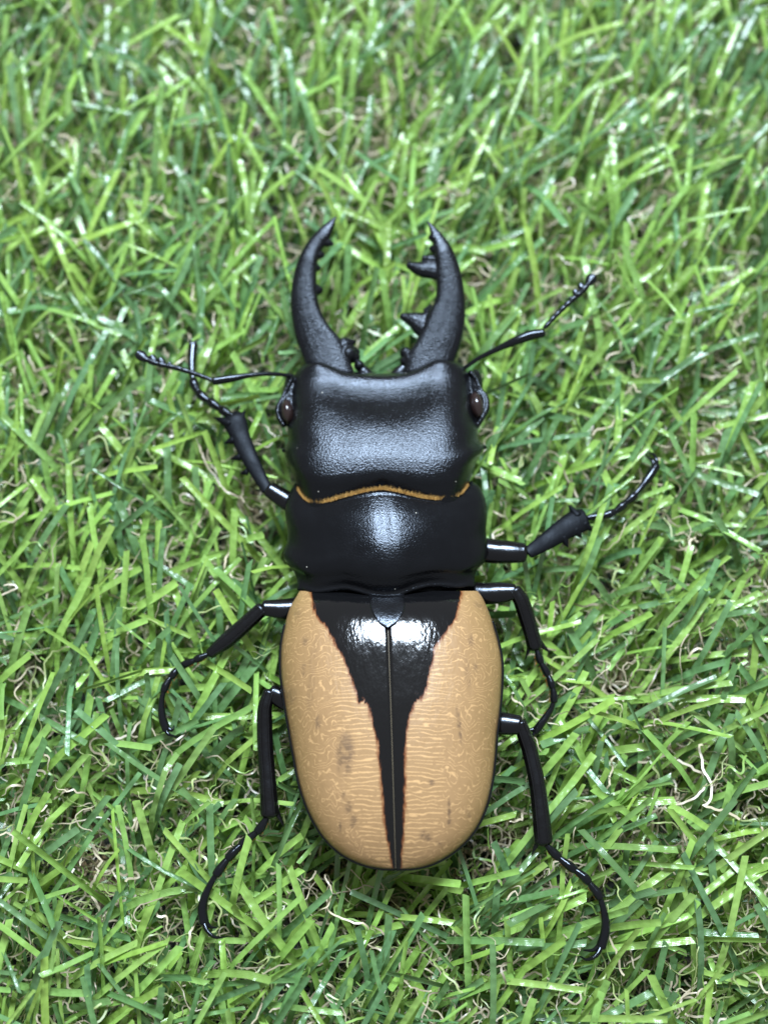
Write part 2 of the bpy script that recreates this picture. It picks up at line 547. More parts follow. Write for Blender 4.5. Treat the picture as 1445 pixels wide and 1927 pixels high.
mandible([(633,406),(603,430),(576,461),(559,496),(550,532),(547,569),(550,605),(558,642),(571,677),(586,725)],
         [(633.5,409),(626,437),(620,451),(609,466),(600,484),(596,505),(596,532),(598,560),(606,590),(622,617),(645,645),(674,720)],
         [([(606,454),(618,457),(625,459)], [9,7,5]), ([(590,480),(602,479),(607,479.5)], [9,8,7]), ([(586,504),(597,504),(600,504.5)], [8,7,6]),
          ([(582,546),(598,546),(603,546)], [11,10,8.5]), ([(638,662),(650,648),(667,643)], [16,13,5]), ([(640,672),(660,662),(674,662)], [14,13,6])],
         [(668,672,9), (656,668,15), (676,688,9)])
mandible([(803,414),(823,432),(838,450),(853,474),(864,502),(871.5,535),(875.5,575),(874,611),(867,648),(857,677),(842,725)],
         [(803,417),(807,428),(810,441),(814,456),(817,474),(819,502),(819,520),(821,544),(817,569),(805,592),(792,622),(780,648),(766,668),(755,720)],
         [([(833,512),(815,507),(790,506),(769,499)], [19,17,13,8]), ([(824,490),(808,488),(797,486)], [9,8,7]),
          ([(822,600),(798,610),(778,602),(757,595.5)], [28,24,14,8]), ([(822,447),(812,447),(808,447)], [9,8,5]), ([(826,468),(814,468),(811,467.5)], [9,8,6.5])],
         [(763,664,10), (762,680,9), (770,676,12)])

# pronotum ---------------------------------------------------------
pb = MB()
ppx = coons(PRO_L, PRO_R, PRO_F, PRO_B, 91, 61)
def pgroove(s, t):
    z = -0.22*np.exp(-(s/0.06)**2)*np.exp(-((t-0.3)/0.35)**2)
    z = z + 0.28*np.exp(-((t-0.965)/0.018)**2)*(np.abs(s) < 0.93)                       # raised hind margin
    z = z + 0.30*np.exp(-((t-0.02)/0.02)**2)*(np.abs(s) < 0.8)
    return z*(np.abs(s) < 0.999)
PTOP = plate(pb, ppx, ZR, [(0,5.4),(0.12,6.1),(0.3,6.8),(0.5,7.0),(0.68,6.6),(0.85,5.4),(0.94,4.2),(1,3.7)], 1.62, 0.76, 0.03, 0.03, pgroove)
pron = pb.build('pronotum', M['pron'], beetle)

def hair_strip(name, P, n, length, dirn, mat, parent, rad=0.04):
    mb = MB()
    for p in catmull(P, n):
        d = np.array(dirn) + rng.normal(0, 0.25, 3)
        L = length*(0.7 + 0.6*rng.random())
        p = p + rng.normal(0, 0.05, 3)
        e = p + d/np.linalg.norm(d)*L
        a = rng.random()*6.28
        o1, o2, o3 = (np.array([math.cos(a+q), math.sin(a+q), 0])*rad for q in (0, 2.1, 4.2))
        mb.add([p+o1, p+o2, p+o3, e], [(0,1,3),(1,2,3),(2,0,3),(0,2,1)])
    o = mb.build(name, mat, parent, smooth=False)
    o['kind'] = 'stuff'
    return o
edge = np.c_[PTOP[1, 3:-3, :2], PTOP[2, 3:-3, 2] + 0.12]
hair_strip('hair_fringe', edge, 1500, 0.66, (0, 0.75, 0.75), M['fringe'], pron)
hair_strip('hair_fringe', [unproj(x, y, ZR+3.6) for x, y in ((692,1129),(712,1134),(729,1136),(745,1134),(760,1128))], 200, 0.6, (0, -0.8, 0.6), M['fringe'], pron, 0.04)

# elytra -----------------------------------------------------------
def seg_dist(P, line):
    line = np.asarray(line, float)
    best = np.full(len(P), 1e9)
    for a, b in zip(line[:-1], line[1:]):
        ab = b-a
        t = np.clip(((P-a)@ab)/(ab@ab+1e-9), 0, 1)
        best = np.minimum(best, np.linalg.norm(P-(a+t[:, None]*ab), axis=1))
    return best

SMUDGE = [  # x, y, half width, half height, lean, strength
    (650,1420,18,42,0.05,0.7),(599,1358,6,14,0.1,0.75),(655,1520,8,14,0.15,0.6),(665,1545,7,14,0.2,0.6),(646,1500,4,12,0.2,0.6),
    (640,1556,3,14,0.1,0.6),(574,1206,6,10,0.1,0.5),(572,1260,5,14,0,0.45),(545,1310,14,16,0,0.35),(585,1300,8,40,0.1,0.25),(590,1240,8,40,0.15,0.25),
    (864,1366,3.5,38,-0.14,0.75),(845,1525,3,22,-0.02,0.8),(846,1548,5,9,0,0.75),(801,1573,13,10,0.4,0.75),(812,1472,6,6,0.6,0.7),
    (880,1270,6,40,-0.1,0.3),(886,1205,6,14,0,0.45),(895,1256,4,10,0,0.5),(560,1155,8,10,0,0.3),(900,1140,10,8,0.3,0.35),(826,1588,8,4,0.4,0.4),(880,1530,4,12,-0.4,0.4)]

ELY_PROF = [(0,3.6),(0.03,5.1),(0.08,6.45),(0.14,7.1),(0.23,7.45),(0.40,7.55),(0.58,7.0),(0.74,5.9),(0.87,4.3),(0.95,2.6),(1,0.9)]
def elytron(outline, side):
    nt, ns = 150, 56
    O = catmull(outline, 600)
    Sx = catmull(SUT, 400)
    y0, y1 = 1112.0, 1635.0
    tt = np.linspace(0, 1, nt)
    yy = y0 + (y1-y0)*np.sin(tt*math.pi/2*0.995)**1.0 if False else y0 + (y1-y0)*(1-(1-tt)**1.7)
    yo = np.maximum.accumulate(O[:, 1])
    xo = np.interp(yy, yo + np.arange(600)*1e-6, O[:, 0])
    xs = np.interp(yy, Sx[:, 1], Sx[:, 0]) + side*0.25
    prof = ELY_PROF
    zt = lerp_tab(prof, (yy-y0)/(y1-y0))
    s = np.linspace(0, 1, ns)
    s = (1-(1-s)**1.35)*0.75 + 0.25*s**2
    P = np.empty((nt, ns, 3)); px = np.empty((nt, ns, 2))
    for i in range(nt):
        for j in range(ns):
            x = xs[i] + (xo[i]-xs[i])*s[j]
            d = max(0.0, 1-s[j]**2.5)**0.56
            gap = 0.22*math.exp(-(s[j]*abs(xo[i]-xs[i])/PXMM/0.2)**2)      # rounded edge along the suture
            front = 1 - 0.35*math.exp(-((yy[i]-y0)/9.0)**2)
            P[i, j] = unproj(x, yy[i], ZR + zt[i]*d*front - gap*min(1, zt[i]/3))
            px[i, j] = (x, yy[i])
    mb = MB()
    mb.grid(P)
    # turned-under edge and suture wall
    def skirt(col, inward, depth):
        Q = np.empty((nt, 3, 3))
        for i in range(nt):
            p = P[i, col]
            c = P[i, ns//2]
            d = np.array([c[0]-p[0], 0, 0])
            d = d/(np.linalg.norm(d)+1e-6)
            for m_ in range(3):
                Q[i, m_] = p + d*inward*m_/2 - np.array([0, 0, depth*m_/2])
        mb.grid(Q)
    skirt(ns-1, 1.2, 1.8)
    skirt(0, 0.0, 1.6)
    o = mb.build('elytron', M['elytron'], beetle)
    me = o.data
    nv = len(me.vertices)
    flat = px.reshape(-1, 2)
    wl = WEDGE_L if side < 0 else WEDGE_R
    wl = np.asarray(wl, float)
    wd = seg_dist(flat, wl)
    wx = np.interp(flat[:, 1], np.maximum.accumulate(wl[:, 1]) + np.arange(len(wl))*1e-5, wl[:, 0])
    sign = np.where(side*(flat[:, 0]-wx) < 0, 1.0, -1.0)
    wedge = sign*wd/PXMM
    edge = seg_dist(flat, O[60:]) / PXMM + 0.35
    edge = np.where(flat[:, 1] < 1180, edge + (1180-flat[:, 1])/60.0, edge)
    outer_ = np.repeat(s[None], nt, 0).reshape(-1)
    smd = np.zeros(len(flat))
    for x, y, a, b, r, st in SMUDGE:
        dx, dy = flat[:, 0]-x, flat[:, 1]-y
        c_, s_ = math.cos(r), math.sin(r)
        q = ((dx*c_+dy*s_)/a)**2 + ((-dx*s_+dy*c_)/b)**2
        smd = np.maximum(smd, st*0.85*np.clip(1.35-q, 0, 1))
    for nm, arr, fill in (('wedge', wedge, None), ('edge', edge, None), ('outer', outer_, None), ('smudge', smd, 0.0)):
        at = me.attributes.new(nm, 'FLOAT', 'POINT')
        full = np.zeros(nv)
        full[:len(arr)] = arr
        rest = nv-len(arr)
        if rest:
            h = rest//2
            if nm == 'wedge':
                full[len(arr):len(arr)+h] = -5; full[len(arr)+h:] = 5
            if nm == 'edge':
                full[len(arr):len(arr)+h] = 0; full[len(arr)+h:] = 5
        at.data.foreach_set('value', full.astype(np.float32))
    # raised bead round the outside
    mg = MB()
    q = O[70:]
    q = q[::6]
    ptube(mg, [(x, y, ZR-0.05) for x, y in q], [3.2]*len(q), [3.6]*len(q), n=110, nseg=8)
    mg.build('margin', M['gloss'], o)
    if side < 0:
        sg = MB()
        iy = np.arange(int(np.argmax(yy > 1184)), nt-2, 3)
        tube(sg, [P[i_, 0] + np.array([0.02, 0, 0.03]) for i_ in iy], [0.045]*len(iy), [0.045]*len(iy), n=100, nseg=6)
        sg.build('suture', M['suture'], o)
    return o
elytron(ELY_L, -1)
elytron(ELY_R, 1)

# scutellum
sb = MB()
spx = coons([(694,1116),(697,1146),(711,1170),(728,1182)], [(760,1116),(762,1146),(748,1170),(731,1182)],
            [(694,1116),(727,1120),(760,1116)], [(728,1182),(729.5,1183),(731,1182)], 25, 25)
P = np.empty((25, 25, 3))
for i in range(25):
    for j in range(25):
        u = i/24
        sx = (j/24-0.5)*2
        P[i, j] = unproj(spx[i, j, 0], spx[i, j, 1], ZR + float(lerp_tab(ELY_PROF, (spx[i, j, 1]-1112)/523)) + 0.22 + 0.12*(1-sx*sx) - 0.35*(1 if i in (0, 24) or j in (0, 24) else 0))
sb.grid(P)
Q = P.copy(); Q[:, :, 2] -= 0.9
sb.grid(Q[:, ::-1])
sb.build('scutellum', M['scut'], beetle)

# abdomen under the wing cases
ab = MB()
nt = 40
Ol, Or = catmull(ELY_L, 600), catmull(ELY_R, 600)
rings = []
for i in range(nt):
    y = 1120 + (1622-1120)*(1-(1-i/(nt-1))**1.7)
    xl = np.interp(y, np.maximum.accumulate(Ol[:, 1])+np.arange(600)*1e-6, Ol[:, 0]) + 12
    xr = np.interp(y, np.maximum.accumulate(Or[:, 1])+np.arange(600)*1e-6, Or[:, 0]) - 12
    if xr - xl < 4:
        xl, xr = 742, 747
    a = np.linspace(math.pi, 2*math.pi, 24)
    cx, hw = (xl+xr)/2, (xr-xl)/2
    dep = 5.5*min(1, (i+2)/6)*min(1, math.sqrt((nt-i)/nt*1.6))
    row = []
    for t_ in a:
        p = unproj(cx+hw*math.cos(t_), y, ZR-0.6)
        row.append((p[0], p[1], ZR-0.6+dep*math.sin(t_)))
    rings.append(row)
ab.grid(rings, close_u=True)
ab.build('abdomen', M['leg'], beetle)

# antennae ---------------------------------------------------------
def empty_part(name, parent, at):
    e = bpy.data.objects.new(name, None)
    COL.objects.link(e)
    e.parent = parent
    e.matrix_parent_inverse = parent.matrix_world.inverted()
    e.location = Vector(at * MM)
    bpy.context.view_layer.update()
    return e

def antenna(scape, sr, funicle, club_side, club):
    root = empty_part('antenna', beetle, unproj(*scape[0]))
    mb = MB()
    sr = [q_*1.25 for q_ in sr]
    ptube(mb, scape, sr, sr, n=40, nseg=12)
    mb.build('scape', M['gloss'], root)
    q = catmull(funicle, 200)
    nb = 10
    # six small beads then a saw-toothed club
    edges = [0, .10, .20, .30, .40, .50, .60, .70, .82, 1.0]
    for i in range(len(edges)-1):
        a, b = edges[i], edges[i+1]
        p0, pm, p1 = (q[min(199, int(199*k_))] for k_ in (a, (a+b)/2, b))
        mb = MB()
        r0 = 4.6 + 1.6*i/8
        ptube(mb, [p0, pm, p1], [r0*0.75, r0, r0*1.05], [r0*0.75, r0, r0*1.05], n=10, nseg=10)
        if i >= 4:
            L = [0, 0, 0, 0, 7, 9, 15, 16, 17][i]
            wd = [0, 0, 0, 0, 3.6, 4.6, 7.5, 8, 11][i]
            d = np.array(club_side, float)
            tdir = (p1-p0)[:2]
            tdir = tdir/np.linalg.norm(tdir)
            e = pm[:2] + d*L*0.75 + tdir*(L*0.35)
            if i == 8:
                e = p1[:2] + d*3.0
            ptube(mb, [tuple(p0[:2]*0.3+pm[:2]*0.7)+(pm[2],), tuple((pm[:2]+e)/2)+(pm[2]+.1,), tuple(e)+(pm[2]+.15,)],
                  [wd*0.7, wd, wd*0.75], [wd*0.45, wd*0.5, wd*0.4], n=10, nseg=10)
        mb.build('antenna_segment', M['scut'], root)

antenna([(550,707,ZR+.4),(508,703.5,ZR+1.2),(472,706,ZR+1.8),(436,712,ZR+2.2),(404,717,ZR+2.4)], [3.0,3.4,4.0,6.0,6.5],
        [(399,715,ZR+2.4),(361,701,ZR+2.2),(327,691,ZR+2.0),(300,685,ZR+1.9),(281,679,ZR+1.8),(260,667,ZR+1.7)], (-0.1, -0.95), None)
antenna([(876,691,ZR+.4),(901,674,ZR+1.4),(935,657,ZR+2.2),(971,641,ZR+2.8),(998,631,ZR+3.0),(1020,627,ZR+3.1)], [3.2,3.6,4.5,7.0,8.0,7.0],
        [(1024,617,ZR+3.1),(1043,596,ZR+3.2),(1062,577,ZR+3.3),(1081,560,ZR+3.4),(1095,548,ZR+3.5),(1117,521,ZR+3.6)], (-0.75, -0.6), None)

# legs -------------------------------------------------------------
LEGPTS = []
def leg(femur, fr_, tibia, tr, spines, tarsus, claws, bristle_side=0, tw=6.0, flat=0.8, tmat='leg'):
    root = empty_part('leg', beetle, unproj(*femur[0]))
    mb = MB()
    ptube(mb, femur, fr_, [r*0.62 for r in fr_], n=26, nseg=20)
    mb.build('femur', M['femur'], root)
    mb = MB()
    ptube(mb, tibia, tr, [max(3.5, r*flat) for r in tr], n=40, nseg=20)
    for a, b, r in spines:
        ptube(mb, [a, tuple((np.array(a)+np.array(b))/2), b], [r, r*0.6, 0.8], [r*.7, r*0.5, 0.8], n=8, nseg=8)
    tc_ = catmull(np.c_[np.asarray(tibia, float), np.asarray(tr, float)], 14)
    td_ = np.gradient(tc_[:, :2], axis=0)
    td_ /= np.linalg.norm(td_, axis=1)[:, None]
    for sg_ in ((-1, 1) if tmat == 'leg' else ()):
        off = [(x_[0]-d_[1]*sg_*x_[3]*0.52, x_[1]+d_[0]*sg_*x_[3]*0.52, x_[2]+max(3.5, x_[3]*flat)*0.84/PXMM) for x_, d_ in zip(tc_, td_)]
        ptube(mb, off, [2.2]*len(off), [2.0]*len(off), n=40, nseg=8)
    mb.build('tibia', M[tmat], root)
    q = catmull(tarsus, 300)
    for c_ in np.r_[catmull(tibia, 30), q[::6]]:
        LEGPTS.append(unproj(*c_))
    d = np.r_[0, np.cumsum(np.linalg.norm(np.diff(q[:, :2], axis=0), axis=1))]
    d /= d[-1]
    cuts = [0, .13, .29, .44, .60, 1.0]
    br = MB()
    for i in range(5):
        ks = np.linspace(cuts[i], cuts[i+1], 5)
        pts = [tuple(np.array([np.interp(x, d, q[:, c]) for c in range(3)])) for x in ks]
        mb = MB()
        if i < 4:
            ru = [tw*.62, tw*.8, tw*.95, tw*1.08, tw*1.0]
        else:
            ru = [tw*.62, tw*.75, tw*.95, tw*1.1, tw*1.15]
        ptube(mb, pts, ru, ru, n=16, nseg=12)
        mb.build('tarsal_segment', M['gloss'], root)
        if bristle_side:
            a3, b3 = np.array(pts[0]), np.array(pts[-1])
            tdir = (b3-a3)[:2]/np.linalg.norm((b3-a3)[:2])
            nrm = np.array([-tdir[1], tdir[0]])*bristle_side
            for m_ in range(26):
                u = 0.25+0.75*rng.random()
                c = np.array([np.interp(cuts[i]+(cuts[i+1]-cuts[i])*u, d, q[:, z_]) for z_ in range(3)])
                p = unproj(c[0]+nrm[0]*tw*0.75, c[1]+nrm[1]*tw*0.75, c[2]-0.12)
                L = (2.0 + 4.0*u*rng.random())*(0.7 if i == 4 else 1)
                e = unproj(c[0]+nrm[0]*(tw*0.8+L)+tdir[0]*L*0.8, c[1]+nrm[1]*(tw*0.8+L)+tdir[1]*L*0.8, c[2]-0.3)
                o1, o2 = np.array([.07, 0, 0]), np.array([0, .05, .05])
                br.add([p-o1, p+o1, p+o2, e], [(0,1,3),(1,2,3),(2,0,3)])
    if br.v:
        br.build('bristles', M['orange'], root, smooth=False)['kind'] = 'stuff'
    for pts in claws:
        pts = [(x_, y_, z_+1.0*min(1.0, i_/1.5)) for i_, (x_, y_, z_) in enumerate(pts)]
        LEGPTS.extend(unproj(*c_) for c_ in pts)
        mb = MB()
        n_ = len(pts)
        r = list(np.linspace(tw*.7, 1.3, n_))
        ptube(mb, pts, r, r, n=18, nseg=10)
        mb.build('claw', M['gloss'], root)
    return root

Z = ZR
# fore legs
leg([(575,960,Z-2.5),(542,943,Z-2.2),(508,921,Z-2)], [18,19,16],
    [(503,922,Z-2),(484,888,Z-2.2),(468,857,Z-2.5),(452,820,Z-3),(440,788,Z-3.2),(436,780,Z-3.3)], [11,14,17,19,23,15],
    [((450,796,Z-3.0),(462,770,Z-3.2),9), ((432,797,Z-3.0),(402,785,Z-3.3),11), ((438,828,Z-2.9),(422,834,Z-3.0),9), ((450,860,Z-2.5),(434,864,Z-2.8),8), ((464,888,Z-2.4),(452,892,Z-2.8),7)],
    [(436,782,Z-3.2),(414,769,Z-3.4),(397,757,Z-3.6),(378,743,Z-4),(366,724,Z-4.2),(362,700,Z-4.4),(362,672,Z-4.8),(364,650,Z-5)],
    [[(364,655,Z-4.8),(366,645,Z-5.2),(374,638,Z-6)], [(363,655,Z-4.8),(359,645,Z-5.2),(360,636,Z-6)]], tw=9.0, flat=0.36, tmat='matte')
leg([(880,1030,Z-2.5),(925,1037,Z-2.2),(960,1039,Z-2),(984,1040,Z-2)], [24,24,22,19],
    [(994,1040,Z-2),(1027,1019,Z-2.4),(1058,998,Z-2.8),(1085,982,Z-3.2),(1100,977,Z-3.4)], [12,17,21,24,22],
    [((1086,970,Z-3.0),(1068,950,Z-3.2),10), ((1100,986,Z-3.2),(1115,1000,Z-3.5),10), ((1060,1012,Z-2.8),(1068,1030,Z-3.0),10), ((1083,997,Z-3.0),(1094,1013,Z-3.3),10)],
    [(1106,974,Z-3.5),(1132,971,Z-3.8),(1156,963,Z-4),(1177,946,Z-4.1),(1196,929,Z-4.2),(1219,900,Z-4.3),(1233,878,Z-4.6)],
    [[(1232,880,Z-4.6),(1235,868,Z-4.8),(1229,855,Z-5.4),(1220,852,Z-6)], [(1231,880,Z-4.6),(1226,866,Z-5.2),(1216,860,Z-6)]], tw=8.0, flat=0.36, tmat='matte')
# middle legs
leg([(575,1140,Z-2),(540,1146,Z-1.6),(498,1144,Z-1.2)], [20,20,15],
    [(492,1147,Z-1.4),(458,1178,Z-2.4),(425,1207,Z-3.4),(396,1229,Z-4.2)], [14,15,15,10],
    [((408,1228,Z-4),(398,1240,Z-4.6),5)],
    [(392,1231,Z-4.3),(363,1244,Z-4.7),(345,1252,Z-5),(328,1267,Z-5.1),(314,1287,Z-5.2),(306.5,1307,Z-5.3),(304,1329,Z-5.5),(307,1354,Z-5.8),(313,1372,Z-6)],
    [[(311,1370,Z-6),(318,1382,Z-6.3),(332,1386,Z-7)], [(314,1368,Z-6),(324,1374,Z-6.5),(328,1366,Z-7.5)]], bristle_side=-1, tw=7.0)
leg([(880,1116,Z-2),(915,1117,Z-1.5),(945,1115,Z-1.2),(966,1113,Z-1)], [22,21,20,15],
    [(969,1112,Z-1.1),(980,1130,Z-1.6),(988,1153,Z-2.4),(998,1186,Z-3.4),(1006,1216,Z-4.2)], [13,15,15.5,15,15],
    [((1013,1208,Z-4.2),(1034,1228,Z-4.8),7), ((997,1215,Z-4.2),(988,1241,Z-5),5)],
    [(1010,1224,Z-4.3),(1017,1246,Z-4.6),(1029,1267,Z-4.9),(1038,1290,Z-5.1),(1042,1311,Z-5.3),(1040,1327,Z-5.5),(1031,1343,Z-5.8),(1017,1363,Z-6),(1007,1376,Z-6.3)],
    [[(1010,1372,Z-6.2),(1001,1384,Z-6.8),(988,1390,Z-7.6)], [(1007,1372,Z-6.2),(994,1376,Z-6.8),(978,1392,Z-7.4),(968,1402,Z-8)]], bristle_side=1, tw=7.0)
# hind legs
leg([(560,1330,Z-2.2),(534,1315,Z-1.8),(512,1304,Z-1.4)], [20,20,16],
    [(507,1304,Z-1.4),(499,1330,Z-1.8),(498,1352,Z-2.2),(499.5,1407,Z-3),(503.6,1462,Z-3.6),(508,1530,Z-4.4)], [12,13,14,14.5,15,17],
    [((521,1528,Z-4.4),(534,1555,Z-5.2),6)],
    [(503,1538,Z-4.5),(488,1561,Z-4.8),(472,1575,Z-5),(455,1589,Z-5.1),(433,1611,Z-5.2),(414,1636,Z-5.3),(403,1652,Z-5.4),(388,1682,Z-5.6),(381,1713,Z-5.9),(384,1735,Z-6.1)],
    [[(383,1732,Z-6),(390,1751,Z-6.3),(406,1764,Z-6.6),(425,1763,Z-7.4)], [(385,1732,Z-6),(396,1744,Z-6.8),(408,1746,Z-7.6)]], bristle_side=-1, tw=8.0)
leg([(915,1356,Z-2.2),(945,1361,Z-1.8),(975,1364,Z-1.4)], [20,21,18],
    [(979,1362,Z-1.4),(988,1388,Z-1.9),(996,1411,Z-2.4),(1010,1474,Z-3.2),(1018,1540,Z-4),(1022,1582,Z-4.6)], [12,14,14.5,15,16,17],
    [((1012,1584,Z-4.6),(1000,1608,Z-5.4),6)],
    [(1028,1591,Z-4.7),(1048,1611,Z-5),(1073,1631,Z-5.1),(1098,1650,Z-5.2),(1114,1669,Z-5.3),(1128,1688,Z-5.4),(1136,1716,Z-5.5),(1139,1749,Z-5.8),(1131,1780,Z-6)],
    [[(1132,1776,Z-6),(1122,1797,Z-6.2),(1104,1806,Z-6.6),(1090,1799,Z-7.4)], [(1130,1776,Z-6),(1116,1788,Z-6.6),(1097,1788,Z-7.2)]], bristle_side=1, tw=8.0)

# ------------------------------------------------------------------ grass
BODY = np.array(HEAD_L + PRO_L + ELY_L + ELY_R[::-1] + PRO_R[::-1] + HEAD_R[::-1], float)
def body_xy():
    return np.array([unproj(x, y, ZR)[:2] for x, y in BODY])
BXY = body_xy()
def in_poly(P, poly):
    x, y = P[..., 0], P[..., 1]
    ins = np.zeros(x.shape, bool)
    j = len(poly)-1
    for i in range(len(poly)):
        xi, yi = poly[i]; xj, yj = poly[j]
        c = ((yi > y) != (yj > y)) & (x < (xj-xi)*(y-yi)/(yj-yi+1e-12)+xi)
        ins ^= c
        j = i
    return ins
bc = BXY.mean(0)
BFAT = bc + (BXY-bc)*np.array([1.06, 1.02])

LIGHTG = np.array([0.295, 0.48, 0.10])
DARKG = np.array([0.135, 0.265, 0.095])
MIDG = np.array([0.235, 0.40, 0.09])
BEIGE = np.array([0.72, 0.60, 0.42])

# which way the pile leans, read off the photograph: (x, y, direction in degrees, how strongly)
LEAN = np.array([(200,150,95,.8),(700,150,76,.7),(1250,150,64,.8),(150,600,85,.4),(400,450,70,.4),(700,500,60,.3),(1200,550,45,.55),
                 (150,1000,80,.3),(420,900,75,.3),(1150,900,55,.4),(1350,1000,70,.4),(150,1350,75,.3),(150,1700,60,.4),(450,1700,60,.4),
                 (700,1800,50,.4),(1100,1450,30,.45),(1350,1500,30,.6),(1300,1800,35,.6),(1000,1850,45,.4)])
def lean_at(px, py):
    w_ = 1/(((LEAN[:, 0]-px)**2+(LEAN[:, 1]-py)**2)+160.0**2)
    a = np.radians(LEAN[:, 2])
    x = (w_*LEAN[:, 3]*np.cos(a)).sum()/w_.sum()
    y = (w_*LEAN[:, 3]*np.sin(a)).sum()/w_.sum()
    return math.atan2(y, x), math.hypot(x, y)

NS = 7
def make_blades():
    C, W, COLR, NRM = [], [], [], []
    corners = [unproj(x, y, 10)[:2] for x, y in ((0,0),(PW,0),(0,PH),(PW,PH))]
    xs = [c[0] for c in corners]; ys = [c[1] for c in corners]
    x0, x1, y0, y1 = min(xs)-32, max(xs)+32, min(ys)-30, max(ys)+34
    step = 5.9
    gy_ = y0
    row = 0
    while gy_ < y1:
        gx_ = x0 + (row % 2)*step/2
        while gx_ < x1:
            tx, ty = gx_+rng.normal(0, 1.0), gy_+rng.normal(0, 1.0)
            gx_ += step
            pp = project((tx, ty, 10.0))
            ba, bs = lean_at(pp[0], pp[1])
            tuft_az = rng.random()*2*math.pi
            nb = rng.integers(3, 7)
            tone = rng.random()
            for _ in range(nb):
                kx = bs*1.8*math.cos(ba)+0.35*math.cos(tuft_az)+rng.normal(0, 0.5)
                ky = bs*1.8*math.sin(ba)+0.35*math.sin(tuft_az)+rng.normal(0, 0.5)
                az = math.atan2(ky, kx)
                L = rng.uniform(21, 37)
                th0 = math.radians(rng.uniform(25, 66))
                th1 = th0 + math.radians(abs(rng.normal(15, 12)))
                if rng.random() < 0.15:
                    th1 = math.radians(rng.uniform(75, 98))
                th1 = min(th1, math.radians(100))
                daz = rng.normal(0, 0.25)
                p = np.array([tx+rng.normal(0, .6), ty+rng.normal(0, .6), 0.0])
                pts = [p]
                for i in range(NS-1):
                    u = (i+0.5)/(NS-1)
                    th = th0+(th1-th0)*u**1.3
                    a_ = az+daz*u
                    p = p + L/(NS-1)*np.array([math.sin(th)*math.cos(a_), math.sin(th)*math.sin(a_), math.cos(th)])
                    pts.append(p)
                C.append(pts)
                W.append(rng.uniform(0.78, 1.12) if rng.random() < 0.75 else rng.uniform(0.45, 0.75))
                r = rng.random()
                if r < 0.48:
                    c = LIGHTG*rng.uniform(0.8, 1.15)
                elif r < 0.86:
                    c = DARKG*rng.uniform(0.8, 1.25)
                else:
                    c = MIDG*rng.uniform(0.85, 1.2)
                COLR.append(c*np.array([rng.uniform(.92, 1.08), 1, rng.uniform(.85, 1.2)]))
                NRM.append(rng.normal(0, 0.42))
        gy_ += step*0.866
        row += 1
    return np.array(C), np.array(W), np.array(COLR), np.array(NRM)

BC, BW, BCOL, BROLL = make_blades()

